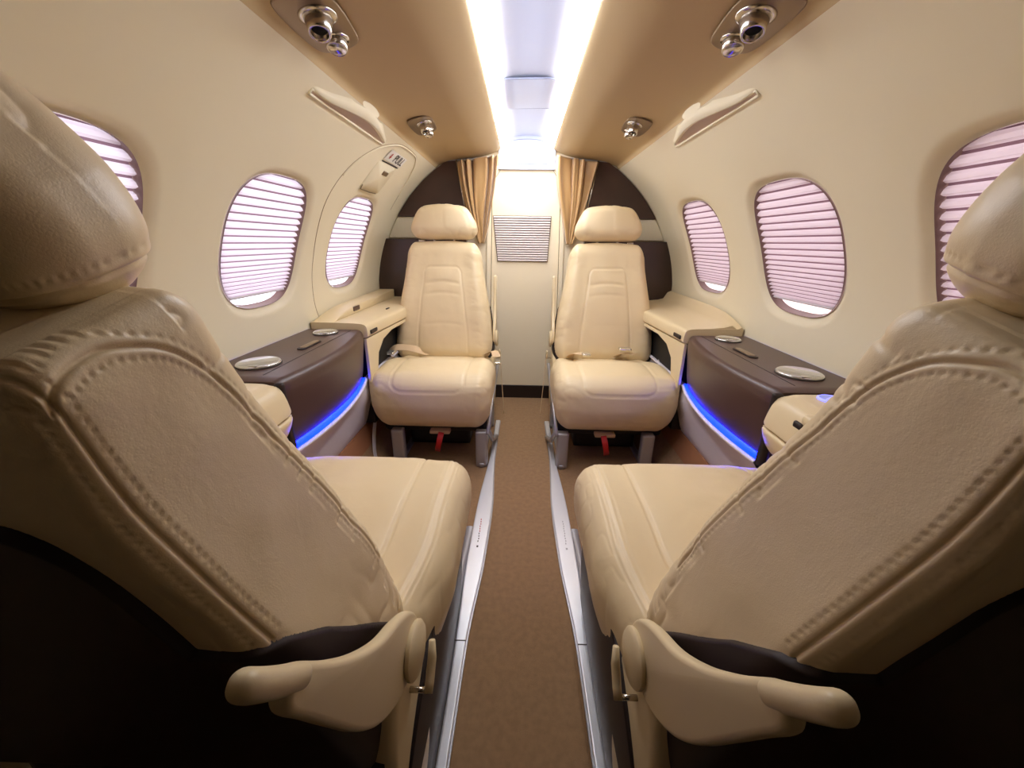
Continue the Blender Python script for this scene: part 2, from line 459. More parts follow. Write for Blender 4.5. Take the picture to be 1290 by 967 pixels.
o = fixn(mk('door_threshold', *prism([(-.205, -.02), (.205, -.02), (.205, .085), (-.205, .085)], 2.352, 2.40, .003, 'y'), SHELL, dr, smooth=False))
# seams of the door
V, Fc = join(tube([(-.207, 2.3495, .09), (-.186, 2.3495, 1.25), (-.137, 2.3495, 1.32)], .0016, 6), tube([(.207, 2.3495, .09), (.186, 2.3495, 1.25), (.137, 2.3495, 1.32)], .0016, 6))
mk('door_seam', V, Fc, LINEM, dr)
# louvred vent in the door
gr = [(-.182, 1.088), (.142, 1.088), (.130, .848), (-.158, .848)]
vf = fixn(mk('vent_panel', *prism(gr, 2.350, 2.354, .0015, 'y'), VENTBACK, dr, smooth=False))
parts = []
for i in range(19):
    t = (i+.5)/19; z = 1.088-.24*t; xl = -.182+.024*t+.003; xr = .142-.012*t-.003
    parts.append(prism([(2.350, z-.0045), (2.344, z-.0035), (2.344, z+.0005), (2.350, z+.0045)], xl, xr, 0, 'x'))
mk('vent_slats', *join(*parts), VENTM, vf, smooth=False)
mk('vent_outline', *tube([(q[0], 2.3495, q[1]) for q in gr], .0015, 6, closed=True), LINEM, vf)  # thin dark outline around the vent

k = 2
for side, sn in ((-1, 'left'), (1, 'right')):
    # dark upper panel
    arc = cabin_arc(.995, z0=1.078, zt=1.346)
    pl = [(side*a, b) for a, b in arc]+[(side*.372, 1.362), (side*.322, 1.078)]
    k += 1; o = fixn(mk('trim_%d' % k, *prism(pl, 2.325, 2.349, .002, 'y'), DARK, smooth=False)); tag(o, kind='structure')
    k += 1; o = mk('trim_%d' % k, *tube([(side*.374, 2.322, 1.355), (side*.322, 2.322, 1.06)], .0045, 8), CHROME); tag(o, kind='structure')
    # pale band
    arc = cabin_arc(.995, z0=.968, zt=1.074)
    pl = [(side*a, b) for a, b in arc]+[(side*.33, 1.074), (side*.30, .968)]
    k += 1; o = fixn(mk('trim_%d' % k, *prism(pl, 2.333, 2.349, .001, 'y'), CREAMD, smooth=False)); tag(o, kind='structure')
    # dark lower panel with rounded foot
    pl = [(side*.33, .962), (side*.782, .962), (side*.822, .86), (side*.843, .74), (side*.845, .66), (side*.835, .628), (side*.80, .612), (side*.33, .612)]
    k += 1; o = fixn(mk('trim_%d' % k, *prism(pl, 2.30, 2.349, .004, 'y'), DARK, smooth=False)); tag(o, kind='structure')
    # edge post of the partition beside the door
    k += 1; o = fixn(mk('trim_%d' % k, *prism([(side*.21, .0), (side*.235, 0), (side*.212, 1.25), (side*.16, 1.33), (side*.145, 1.33), (side*.19, 1.25)], 2.335, 2.349, .003, 'y'), CREAMB, smooth=False)); tag(o, kind='structure')

# curtains, gathered at their foot behind the rear headrests
for side, sn in ((-1, 'left'), (1, 'right')):
    cu = []
    nu, nv = 150, 44
    for i in range(nu):
        u = i/(nu-1); col_ = []
        for j in range(nv):
            v = j/(nv-1)
            xt = .152+(.405-.152)*u; xb = .232+(.262-.232)*u
            tt = v**.85; x = xt*(1-tt)+xb*tt
            xi = .150+.045*v+.037*v*v; xo = .368-.060*v-.048*v*v
            x = xi*(1-u)+xo*u
            z = 1.362-.42*v + (.012-.03*u*(1))*(1-v)
            amp = .020*(1-.45*v)
            ph = 2*math.pi*(3.9*u+.35*math.sin(3.1*u*3+side)+.12*math.sin(5*v+3*u))
            y = 2.302+amp*math.sin(ph)+.006*math.sin(2.3*ph+1)+.012*v
            col_.append((side*(x+.004*math.sin(ph+1.2)), y, z))
        cu.append(col_)
    o = mk('curtain', *grid(cu), CURT)
    md = o.modifiers.new('s', 'SOLIDIFY'); md.thickness = .0025
    tag(o, 'gold-brown gathered curtain on the %s side of the lavatory door' % sn, 'curtain', 'curtains beside the rear door')
    mk('curtain_rail', *tube([(side*.152, 2.325, 1.372), (side*.42, 2.325, 1.352)], .003, 8), ALUG, o)

# ------------------------------------------------------------------ seat rails in the floor
def rail(side, sn):
    inn = [(.125, 1.98), (.128, 1.70), (.128, 1.55), (.121, 1.40), (.115, 1.28), (.114, 1.17), (.117, 1.05), (.122, .92), (.131, .81), (.138, .71), (.140, .60), (.1405, .50), (.141, .38), (.141, .0), (.141, -.9)]
    out = [(.163, -.9), (.163, .0), (.163, .38), (.163, .50), (.1635, .60), (.166, .71), (.169, .82), (.172, .92), (.172, 1.05), (.171, 1.17), (.167, 1.30), (.160, 1.42), (.152, 1.55), (.150, 1.70), (.148, 1.98)]
    pin = smooth_poly(inn, 6, False); pout = smooth_poly(out, 6, False)
    off = .004
    pl = [(side*a+off, b) for a, b in pin+pout]
    t = empty('seat_rail', (0, 0, 0), 'bright aluminium floor rail along the %s side of the aisle' % sn, 'rail', 'aisle floor rails')
    o = fixn(mk('rail_cover', *prism(pl, .001, .014, .004, 'z'), ALU, t, smooth=False))
    # darker inner flank, dull outer flank
    sk = [(side*(a-.0035)+off, b) for a, b in pin]+[(side*(a+.0)+off, b) for a, b in pin[::-1]]
    fixn(mk('rail_edge', *prism(sk, .0008, .009, 0, 'z'), ALUG, t, smooth=False))
    g0 = smooth_poly([(.171, 1.12), (.171, .98), (.170, .82), (.166, .69), (.165, .55), (.165, .2), (.165, -.6)], 6, False)
    rows = []
    for a, b in g0:
        rows.append([(side*(a+w_*.026)+off, b, h_*min(1, max(.15, (1.14-b)*3))) for w_, h_ in ((0, .003), (.1, .016), (.35, .026), (.65, .028), (.9, .018), (1, .002))])
    mk('rail_housing', *grid(rows), ALUG, t)
    mk('cover_joint', *box(side*.1395+off if side > 0 else -.167+off, side*.167+off if side > 0 else -.1395+off, .690, .6925, .0135, .0146), INK, t, smooth=False)
    # tiny printed marks
    parts = []; parts2 = []
    for i in range(10):
        y = 1.14-i*.012; x = side*.146+off+(i % 3-1)*.0006
        (parts if i < 6 else parts2).append(box(x-.0016, x+.0016, y, y+.007, .0139, .0144))
    parts2.append(box(side*.146+off-.003, side*.146+off+.003, 1.008, 1.016, .0139, .0144))
    mk('printed_mark', *join(*parts), INKR if side < 0 else ALUG, t, smooth=False)
    mk('printed_mark', *join(*parts2), INK if side < 0 else ALUG, t, smooth=False)
rail(-1, 'left'); rail(1, 'right')

# ------------------------------------------------------------------ sidewall furniture
def xw(z): return math.sqrt(R0*R0-(z-ZC)**2)-.003
def inner_edge(y):  # inner face x of the brown console, bulging towards the aisle
    t = (y-.90)/.60; return .607+.032*t-.038*math.sin(math.pi*min(max(t, 0), 1))**.8
def console(side, sn):
    t = empty('side_console', (side*.7, 1.2, .45), 'dark brown side console with two silver lids below the %s wall windows' % sn, 'console', 'brown side consoles')
    def L(V): return np.asarray(V)-np.array((side*.7, 1.2, .45))
    rows = []
    for y in np.linspace(.895, 1.50, 40):
        xi = inner_edge(y); yy = min(y-.895, 1.50-y)
        r = .014
        e = max(0, 1-yy/.012); inset = .006*e*e
        prof = [(xw(.405), .405+.0), (xi+.10, .405), (xi+.055, .405), (xi+.030+inset, .41), (xi+.018+inset, .45), (xi+.008+inset, .52), (xi+inset, .575), (xi+inset, .596), (xi+.003+inset, .610-inset), (xi+r+inset, .6205-inset), (xi+.03+inset, .622-inset), (.70, .622-inset), (xw(.622), .622-inset)]
        pp = smooth_poly(prof, 3, False)
        rows.append([(side*q[0], y, q[1]) for q in pp])
    V, Fc = grid(rows); n = len(rows[0]); m_ = len(rows)
    Fc.append(tuple(range(n))); Fc.append(tuple((m_-1)*n+i for i in range(n))[::-1])
    o = fixn(mk('console_body', L(V), Fc, CONS, t)); autosmooth(o, 50)
    # lids
    for yl, xl, rr in ((1.02, .742, .056), (1.415, .745, .043)):
        V, Fc = lathe([(0, 0), (rr*.8, 0), (rr, .0015), (rr, .0055), (rr*.93, .0085), (rr*.9, .0085), (rr*.88, .0075), (0, .0085)], 40)
        lid = mk('cup_lid', L(V+np.array((side*xl, yl, .6225))), Fc, SILVERLID, t)
        mk('lid_rim', L(tube([(side*xl+rr*.99*math.cos(a), yl+rr*.99*math.sin(a), .6235) for a in np.linspace(0, 2*math.pi, 40, endpoint=False)], .0018, 6, True)[0]),
           tube([(math.cos(a), math.sin(a), 0) for a in np.linspace(0, 2*math.pi, 40, endpoint=False)], .0018, 6, True)[1], INK, lid)
        V, Fc = prism(rrect(-.012, .012, -.006, .006, .004), 0, .004, .001, 'z')
        mk('lid_tab', L(V+np.array((side*(xl-rr*.25), yl-rr*.8, .629))), Fc, SILVERLID, lid)
    # table latch
    V, Fc = prism(rrect(-.014, .014, -.06, .06, .012), 0, .003, .001, 'z')
    la = mk('table_latch', L(V+np.array((side*.712, 1.235, .6225))), Fc, SHELL, t)
    V, Fc = prism(rrect(-.010, .010, -.045, .055, .009), 0, .002, .0008, 'z')
    mk('latch_plate', L(V+np.array((side*.713, 1.235, .6248))), Fc, BRONZE, la)
    mk('lid_seam', L(box(*sorted((side*.672, side*.674)), .93, 1.47, .6215, .6228)[0]), box(0, 1, 0, 1, 0, 1)[1], SHELL, t, smooth=False)
    # small end post near the camera
    V, Fc = rbox((.012, .008, .10), .006, .004)
    mk('end_cap', L(V+np.array((side*.612, .893, .515))), Fc, SHELL, t)
    # kick panel below with blue light strip
    kp = empty('kick_panel', (side*.65, 1.0, .3), 'off-white lower side panel with a blue light strip, %s of the aisle' % sn, 'panel', 'kick panels with blue light')
    def L2(V): return np.asarray(V)-np.array((side*.65, 1.0, .3))
    rows = []
    for y in np.linspace(.915, 2.30, 80):
        b = .006*math.sin((y-.3)*3)
        zt = .413+.0*y; xi = inner_edge(min(max(y, .9), 1.5))-.004
        prof = [(.712, .166), (.695, .20), (.674, .27), (.654, .33), (xi+.020, .395), (xi+.010, .408), (xi+.012, .414), (xi+.018, .416), (xi+.03, .414)]
        rows.append([(side*q[0], y, q[1]) for q in smooth_poly(prof, 3, False)])
    V, Fc = grid(rows); mk('panel_face', L2(V), Fc, KICK, kp)
    rows = []
    for y in np.linspace(.905, 1.50, 50):
        xi = inner_edge(min(max(y, .9), 1.5))
        w_ = min(1, (1.50-y)/.45+.12)
        rows.append([(side*(xi+a), y, z) for a, z in ((.0135, .4165), (.013, .4165+.008*w_), (.018, .4165+.016*w_), (.026, .4165+.021*w_), (.034, .4165+.016*w_), (.034, .4155))])
    V, Fc = grid(rows); n = len(rows[0]); Fc.append(tuple(range(n))); Fc.append(tuple((len(rows)-1)*n+i for i in range(n))[::-1])
    fixn(mk('blue_light', L2(V), Fc, BLUE, kp))
    # beige storage box on the camera side of the console
    bx = empty('side_box', (side*.72, .62, .45), ('beige side box with a lit round button in front of the right brown console' if side > 0 else 'beige armrest box in front of the left brown console'), 'storage box')
    def L3(V): return np.asarray(V)-np.array((side*.72, .62, .45))
    def boxprof(za, zb_, xb, xt):
        rows = []
        for y in np.linspace(.30, .888, 30):
            e = max(0, 1-(.888-y)/.012); i_ = .008*e*e
            if zb_ > .6:
                pr = [(xw(za), za), (xb+.08, za), (xb+.02, za), (xb+.010, za), (xb+.004+i_, za+.001), (xb+i_, za+.006), (xt+i_, zb_-.045), (xt+.012+i_, zb_-.018), (xt+.035+i_, zb_-.004-i_), (xt+.065+i_, zb_-i_), (.80, zb_-i_), (xw(zb_), zb_-i_)]
            else:
                pr = [(xw(za), za), (xb+.13, za), (xb+.09, za), (xb+.07+i_, za+.0), (xb+.04+i_, za+.012), (xb+.015+i_, za+.04), (xt+.006+i_, zb_-.012), (xt+.008+i_, zb_-.003), (xt+.014, zb_-.0005), (xt+.024, zb_), (xt+.06, zb_), (xw(zb_), zb_)]
            rows.append([(side*q[0], y, q[1]) for q in smooth_poly(pr, 3, False)])
        V, Fc = grid(rows); n = len(rows[0])
        Fc.append(tuple(range(n))); Fc.append(tuple((len(rows)-1)*n+i for i in range(n))[::-1])
        return V, Fc
    V, Fc = boxprof(.536, .622, .583, .590); o = fixn(mk('box_lid', L3(V), Fc, BEIGEPL, bx)); autosmooth(o, 55)
    V, Fc = boxprof(.446, .532, .582, .577); o = fixn(mk('box_base', L3(V), Fc, BEIGEPL, bx)); autosmooth(o, 55)
    if side > 0:
        V, Fc = lathe([(0, 0), (.026, 0), (.026, .004), (.023, .006), (.022, .0045)], 36)
        b = mk('button_ring', L3(V+np.array((.692, .835, .6215))), Fc, BTNRING, bx)
        V, Fc = lathe([(0, .0058), (.018, .0055), (.022, .0045)], 36)
        mk('button_face', L3(V+np.array((.692, .835, .6215))), Fc, BTN, b)
        V, Fc = prism([(-.020, -.010), (-.017, -.015), (.020, .010), (.017, .015)], .006, .0072, 0, 'z')
        mk('button_slash', L3(V+np.array((.692, .835, .6215))), Fc, BTNRING, b, smooth=False)
        V, Fc = rbox((.022, .020, .014), .012, .004)
        la = mk('finger_latch', L3(V+np.array((.610, .755, .602))), Fc, BEIGEPL, bx)
        V, Fc = rbox((.008, .014, .008), .005, .003)
        mk('latch_recess', L3(V+np.array((.597, .78, .583))), Fc, SHELL, la)
    # beige ledge behind the console, up to the bulkhead
    lg = empty('side_ledge', (side*.7, 1.9, .6), ('beige side ledge with a raised storage lid beside the left rear seat' if side < 0 else 'plain smooth beige side ledge beside the right rear seat'), 'ledge')
    def L4(V): return np.asarray(V)-np.array((side*.7, 1.9, .6))
    rows = []
    for y in np.linspace(1.502, 2.298, 24):
        tt = (y-1.5)/.8; xi = .622-.055*tt
        pr = [(.842, .585), (xi+.07, .585), (xi+.02, .585), (xi+.004, .588), (xi, .597), (xi+.001, .622), (xi+.008, .636), (xi+.03, .642), (xi+.08, .644), (.844, .646)]
        rows.append([(side*q[0], y, q[1]) for q in smooth_poly(pr, 3, False)])
    V, Fc = grid(rows); n = len(rows[0]); Fc.append(tuple(range(n))); Fc.append(tuple((len(rows)-1)*n+i for i in range(n))[::-1])
    o = fixn(mk('ledge_top', L4(V), Fc, BEIGEPL, lg)); autosmooth(o, 55)
    # fascia below with an opening
    pl = [(1.502, .582), (2.298, .582), (2.298, .57), (1.76, .565), (1.66, .545), (1.60, .50), (1.575, .42), (1.57, .30), (1.502, .30)]
    V, Fc = prism(pl, .628, .640, .002, 'x'); V[:, 0] -= .055*(V[:, 1]-1.5)/.8; V[:, 0] *= side
    o = fixn(mk('ledge_fascia', L4(V), Fc, BEIGEPL, lg, smooth=False))
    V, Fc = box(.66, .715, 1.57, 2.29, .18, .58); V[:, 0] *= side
    fixn(mk('recess_shade_block', L4(V), Fc, BLACKM, lg, smooth=False))  # solid black block, stands in for the shadow inside the opening
    # finger catch on the ledge's edge
    V, Fc = rbox((.004, .035, .008), (.003, .006, .004), .004)
    mk('finger_catch', L4(V+np.array((side*(.617), 1.56, .604))), Fc, SHELL, lg)
    # raised lid against the wall
    hp = [(1.505, .645), (1.56, .658), (1.65, .672), (1.80, .682), (2.29, .690), (2.29, .645)]
    if side < 0:
        V, Fc = prism([(a, b-.002) for a, b in smooth_poly(hp[:5], 5, False)]+[(2.29, .643)], .755, .842, .006, 'x')
        V[:, 0] *= side; o = fixn(mk('storage_lid', L4(V), Fc, BEIGEPL, lg, smooth=True)); autosmooth(o, 40)
        V, Fc = rbox((.003, .035, .010), (.002, .006, .004), .004)
        mk('lid_recess', L4(V+np.array((side*.755, 1.74, .665))), Fc, CONS, o)
        V, Fc = rbox((.004, .02, .002), (.002, .004, .001), .004)
        mk('ledge_slot', L4(V+np.array((side*.655, 1.86, .646))), Fc, SHELL, lg)
    else:
        hp = [(1.42, .625), (1.50, .675), (1.58, .715), (1.70, .735), (1.9, .735), (2.29, .735), (2.29, .625)]
        rows = []
        for y in np.linspace(1.505, 2.295, 26):
            h = np.interp(y, [1.5, 1.56, 1.64, 1.75, 2.3], [.650, .668, .685, .694, .70])
            rows.append([(side*a, y, z) for a, z in ((.66, .6425), (.72, .645), (.77, .650), (.80, .658), (.82, h-.008), (.838, h), (.842, .64))])
        V, Fc = grid(rows); n = len(rows[0]); Fc.append(tuple(range(n))); Fc.append(tuple((len(rows)-1)*n+i for i in range(n))[::-1])
        o = fixn(mk('ledge_upstand', L4(V), Fc, BEIGEPL, lg)); autosmooth(o, 60)
console(-1, 'left'); console(1, 'right')

# ------------------------------------------------------------------ seats
def seam_dip(f, wdt, dep): return -dep*np.exp(-(f/wdt)**2)
def sd_rrect(x, y, cx, cy, hx, hy, r):
    qx = np.abs(x-cx)-hx+r; qy = np.abs(y-cy)-hy+r
    return np.sqrt(np.maximum(qx, 0)**2+np.maximum(qy, 0)**2)+np.minimum(np.maximum(qx, qy), 0)-r

def poly_sd(pts, a, b):
    """signed distance to an open polyline and arc length of the nearest point"""
    best = np.full(a.shape, 9.); sg = np.zeros(a.shape); al = np.zeros(a.shape); acc = 0
    pp = smooth_poly(pts, 5, False)
    for p, q in zip(pp[:-1], pp[1:]):
        dx, dy = q[0]-p[0], q[1]-p[1]; L = math.hypot(dx, dy)
        t = np.clip(((a-p[0])*dx+(b-p[1])*dy)/(L*L), 0, 1); ex, ey = a-p[0]-t*dx, b-p[1]-t*dy; dd = np.hypot(ex, ey)
        m_ = dd < best; best[m_] = dd[m_]; sg[m_] = np.sign(dx*ey-dy*ex)[m_]; al[m_] = (acc+t*L)[m_]; acc += L
    return best*np.where(sg == 0, 1, sg), al
def seat(name, loc, rz, inb, recline, near, label, arm_ang):
    """local frame: -y is the front of the seat, +y its back; inb = sign of local x that faces the aisle"""
    t = empty(name, loc, label, 'seat', 'cream leather cabin seats', rz)
    res = .0034 if near else .0065
    # ---- cushion
    h = (.268 if near else .260, .262, .128); rr = (.062, .075, .07)
    V, Fq = rbox(h, rr, res); P0 = V.copy()
    x, y, z = V.T
    u = x/h[0]; v = y/h[1]; wz = z/h[2]
    V[:, 2] += .014*(1-u**2)*(1-v**2)*(z > 0)                       # crown
    V[:, 1] -= .020*np.clip(1-u**2, 0, 1)*np.clip(1-wz**2, 0, 1)*(y < 0)     # front bow
    V[:, 2] -= (.018 if near else .045)*sst(-.3, .75, v)*np.clip(z/.06, 0, 1)
    V[:, 0] *= 1-(.125 if near else .09)*sst(.2, 1, v)
    V[:, 0] *= 1-(.13 if near else .075)*sst(.3 if near else .1, -1, wz)                              # narrower foot
    V[:, 1] += .03*sst(.1, -1., wz)*(y < 0)
    V[:, 2] += .030*sst(.55, .95, np.abs(u))*sst(.0, .7, wz)*sst(-1.1, -.3, v)*.5
    N = vnormals(V, Fq)
    a = P0[:, 1]+P0[:, 2]-h[2]                                      # developed length over the front edge
    front = (P0[:, 2] > -.1) & ((P0[:, 2] > h[2]-.09) | (P0[:, 1] < -h[1]+.09))
    f = sd_rrect(P0[:, 0], a, 0, .14, .148, .458, .045)
    d = np.where(front, seam_dip(f, .0035, .0045)+.004*sst(.03, -.05, f)*1., 0)
    f2 = np.abs(P0[:, 0])-.222
    topm = (P0[:, 2] > h[2]-.06)
    if near:
        d += np.where(topm, seam_dip(f2, .002, .0022)+seam_dip(f2-.012, .0015, .0012)+seam_dip(f2+.012, .0015, .0012), 0)
    nz = noise(P0*np.array([1, 1, 1]), 14)*.0016+noise(P0+3, 34)*.0006
    ridge = (1-np.abs(noise(P0*np.array([2.0, .6, .6])+5, 30)))**6*.0012*sst(.6, 1, np.abs(u))
    fw = (1-np.abs(noise(P0*np.array([.7, 1.4, 2.5])+9, 22)))**8*.0022*sst(.62, .97, np.abs(v))*sst(.3, .9, np.abs(u))
    d += nz-ridge-fw
    V = V+N*d[:, None]
    V += np.array((0, .262, .302))
    cu = mk('cushion', V, Fq, LEATHER, t)
    if near:
        # edge piping of the cushion
        pass
    # ---- backrest (own frame: x across, z up its length, y its depth), then leaned back
    hb = (.252, .082, .291 if near else .305); rb = (.052, .055, .070)
    if near: rb = (.024, .030, .034)
    V, Fq = rbox(hb, rb, .0019 if near else .0055); P0 = V.copy(); x, y, z = V.T
    tt = (z+hb[2])/(2*hb[2]); u = x/hb[0]; vy = y/hb[1]
    sx_ = 1.0-(.32 if near else .27)*sst(.05, 1.0, tt)
    th = 1.15-.30*tt
    V[:, 0] = x*sx_*(1+.02*np.sin(tt*math.pi))
    V[:, 1] = y*th+.082*(th-1.15)
    fr = y < 0
    fw = sst(.015, -.06, y)
    V[:, 1] += fw*-.012*np.sin(math.pi*np.clip(tt*1.3-.02, 0, 1))
    V[:, 1] += fw*-.010*np.exp(-((np.abs(u)-.78)/.16)**2)*(1-tt*.4)      # side bolsters
    V[:, 1] += -.010*sst(.8, 1, tt)*sst(0, .06, y)
    V[:, 2] -= (.010 if near else .016)*np.abs(u)**2.2*sst(.72, 1, tt)
    N = vnormals(V, Fq)
    f = sd_rrect(P0[:, 0]/(1-.16*tt), P0[:, 2], 0, -.115, .130, .285, .035)
    fm = P0[:, 1] < -hb[1]*.55
    d = np.where(fm, seam_dip(f, .0034, .0042)+.003*sst(.02, -.04, f), 0)
    # cross creases of the insert
    for (zc_, dp) in ((.085, .0035), (.03, .0018), (-.12, .0012)):
        d += np.where(fm, -dp*np.exp(-((P0[:, 2]-zc_-.012*np.cos(P0[:, 0]*14))/.0075)**2)*sst(.0, -.05, f), 0)
    nz = noise(P0, 13)*.0018+noise(P0+7, 31)*.0007
    d += nz
    # pull wrinkles running in from the side bolsters
    wr = (1-np.abs(noise(P0*np.array([.5, .5, 3.2])+11, 16)))**7*.0022*sst(.5, .85, np.abs(u))*fm
    d -= wr
    curves = []
    if near:
        yb = P0[:, 1]; zz = P0[:, 2]; sidem = np.abs(P0[:, 0]) > hb[0]*.86
        # rear seam: runs up the rear corner; front seam: loops over the shoulder
        fr_ = yb-.067
        m1 = (np.abs(P0[:, 0]) > hb[0]*.80) & (zz > .02)
        d += np.where(m1, seam_dip(fr_, .0014, .0028)+.0008*np.exp(-((fr_-.0042)/.0026)**2), 0)
        ff, fs = poly_sd([(.072, .266), (.060, .278), (.032, .283), (.006, .279), (-.028, .256), (-.052, .200), (-.062, .08), (-.064, -.12)], yb, zz)
        m2 = sidem & (zz > -.10) & (fr_ < .004)
        d += np.where(m2, seam_dip(ff, .0014, .0025)+.0006*np.exp(-((np.abs(ff)-.004)/.0025)**2), 0)
        # stitch pulls along both seams
        st = sst(-.2, .5, np.sin(zz*2*math.pi/.0082))
        d += np.where(m1, seam_dip(fr_+.009, .0014, .0011)*st, 0)
        d += np.where(m1 & (fr_ < .024), seam_dip(fr_-.010, .0014, .0009)*st, 0)
        st2 = sst(-.2, .5, np.sin(fs*2*math.pi/.0082))
        d += np.where(m2 & (fr_ < -.01), (seam_dip(ff-.008, .0013, .0010)+seam_dip(ff+.008, .0013, .0009))*st2, 0)
        # fine wrinkles on the side near the lower end, soft dents near the shoulder
        wr = (1-np.abs(noise(P0*np.array([1, 1.2, .55])+20, 42)))**5
        d -= wr*.0020*sidem*sst(-.02, -.16, zz)
        wr = (1-np.abs(noise(P0*np.array([1, 1.9, 1.3])+27, 130)))**4
        d -= wr*.00013*sidem*sst(.06, .22, zz)
        d += noise(P0*np.array([.6, 1, 1])+31, 17)*.0016*sidem
    Vb = V+N*d[:, None]
    ang = math.radians(recline); ca, sa = math.cos(ang), math.sin(ang)
    piv = np.array((0, .455, .365))
    bxo = -inb*(.034 if near else .018)
    def lean(V):
        V = np.asarray(V, float); X = V[:, 0]+bxo; Y = V[:, 1]+.073; Z = V[:, 2]+hb[2]
        return np.stack([X, piv[1]+Y*ca+Z*sa, piv[2]+Z*ca-Y*sa], -1)
    Vl = lean(Vb)
    Fb = Fq
    bk = mk('backrest', Vl, Fb, LEATHER, t)
    # dark hard shell on the back
    sdf_side = P0[:, 2]-np.interp(P0[:, 1], [-.083, -.075, -.06, -.03, .0, .03, .06, .082], [-.42, -.36, -.275, -.185, -.105, -.035, .015, .035])
    qx_ = np.abs(P0[:, 0])-hb[0]*.76+.07; qz_ = P0[:, 2]-.19+.07
    sdf_rear = np.hypot(np.maximum(qx_, 0), np.maximum(qz_, 0))+np.minimum(np.maximum(qx_, qz_), 0)-.07
    sdf = np.minimum(sdf_side, np.where(P0[:, 1] > .06, sdf_rear, 1))
    Vs = V+N*(d*(sdf > .0)+.0055*np.clip(-sdf/.006, -1, 1))[:, None]
    keep = np.array([min(sdf[i] for i in q) < .008 for q in Fq])
    Fs = [q for q, kp in zip(Fq, keep) if kp]
    us = np.unique(np.array(Fs)); mp = {int(a_): i for i, a_ in enumerate(us)}
    sh = mk('back_shell', lean(Vs)[us], [tuple(mp[i] for i in q) for q in Fs], SHELL, t)
    # ---- headrest
    hh_ = (.150 if near else .166, .055, .087 if near else .083); V, Fq = rbox(hh_, (.05, .05, .045), .0022 if near else .006); P0 = V.copy(); x, y, z = V.T
    u = x/hh_[0]; tz = (z+hh_[2])/(2*hh_[2])
    V[:, 1] += .018*u*u-.010*np.sin(math.pi*tz)*(y < 0)
    V[:, 0] *= 1-(.26 if near else .17)*sst(.25, 1, tz)
    V[:, 2] += -.016*(np.abs(u)**2.5)*np.clip(z/.05, 0, 1)+.006*(np.abs(u)**2)*np.clip(-z/.05, 0, 1)
    N = vnormals(V, Fq); d = noise(P0, 15)*.0016
    d -= (1-np.abs(noise(P0*np.array([2.4, .6, .7])+2, 13)))**8*.0025*(y < 0)
    if near:
        f = P0[:, 2]+.063
        d += seam_dip(f, .0016, .0028)+.0008*np.exp(-((f-.004)/.003)**2)
        ang_ = np.arctan2(P0[:, 1]*4, P0[:, 0]); s_ = P0[:, 0]*1.0+P0[:, 1]
        d += seam_dip(f-.009, .0015, .0012)*sst(-.2, .5, np.sin(s_*2*math.pi/.0085))
    V = V+N*d[:, None]; V += np.array((0, -.084 if near else -.066, hb[2]+hh_[2]+(-.022 if near else .004)))
    hd = mk('headrest', lean(V), Fq, LEATHER, t)
    for s in (-1, 1):
        Vp, Fp = tube([(s*.05, -.045, hb[2]-.03), (s*.05, -.06, hb[2]+.03)], .006, 10); mk('headrest_post', lean(Vp), Fp, CHROME, hd)
    Vp, Fp = rbox((.016, .006, .006), .004, .003); mk('headrest_clip', lean(Vp+np.array((-inb*.115, -.05, hb[2]-.001))), Fp, CHROME, t)
    # ---- armrest, folded up beside the backrest
    A = math.radians(arm_ang); du = np.array((math.sin(A), math.cos(A))); dv = np.array((math.cos(A), -math.sin(A)))
    pv = np.array((.540, .432 if near else .475)); ks = 1.0 if near else .84
    poly = [(-.034, -.030), (-.015, -.043), (.015, -.049), (.045, -.047), (.085, -.037), (.14, -.018), (.20, -.008), (.26, -.005), (.308, -.006), (.318, -.001), (.324, .008),
            (.316, .020), (.28, .028), (.225, .040), (.165, .052), (.11, .057), (.06, .053), (.015, .040), (-.02, .018), (-.038, -.004)]
    pp = [tuple(pv+du*a_*ks+dv*b_*ks) for a_, b_ in smooth_poly(poly, 5)]
    xa, xb = sorted((inb*.232, inb*.248))
    arm = fixn(mk('armrest', *prism(pp, xa, xb, .005, 'x'), BEIGEPL, t)); autosmooth(arm, 50)
    # hand pad at its end
    V, Fc = rbox((.0095, .0085, .038), (.0075, .0075, .011), .0025)
    V[:, 1] += .006*np.cos(V[:, 2]*20)
    Vw = np.stack([inb*.241+V[:, 0], pv[0]+du[0]*(.337*ks+V[:, 2])+dv[0]*(-.003+V[:, 1]), pv[1]+du[1]*(.337*ks+V[:, 2])+dv[1]*(-.003+V[:, 1])], -1)
    fixn(mk('hand_pad', Vw, Fc, BEIGEPL, arm))
    # hub disc and lever
    V, Fc = lathe([(0, -.004), (.038, -.004), (.042, 0), (.042, .004), (.037, .008), (0, .008)], 40, 1.0, .86)
    Vw = np.stack([inb*(.250+V[:, 2]), pv[0]+du[0]*(V[:, 0]-.002)+dv[0]*(V[:, 1]-.006), pv[1]+du[1]*(V[:, 0]-.002)+dv[1]*(V[:, 1]-.006)], -1)
    hub = fixn(mk('hinge_hub', Vw, Fc, BEIGEPL, arm)); autosmooth(hub, 45)
    lx = inb*.268
    lv = mk('recline_lever', *tube([(lx, .508, .418), (lx+inb*.001, .518, .398), (lx, .534, .374), (lx, .546, .366)], [.0045, .0062, .0062, .006], 10), BEIGEPL, t)
    mk('lever_pin', *tube([(inb*.24, .543, .368), (lx, .543, .368)], .004, 8), CHROME, lv)
    # side cover below the hinge
    pc = smooth_poly([(.475, .39), (.55, .42), (.605, .38), (.62, .25), (.60, .15), (.54, .10), (.48, .13), (.45, .25)], 5)
    xa, xb = sorted((inb*.205, inb*.242))
    sc = fixn(mk('side_cover', *prism(pc, xa, xb, .012, 'x', 4), BEIGEPL, t)); autosmooth(sc, 50)
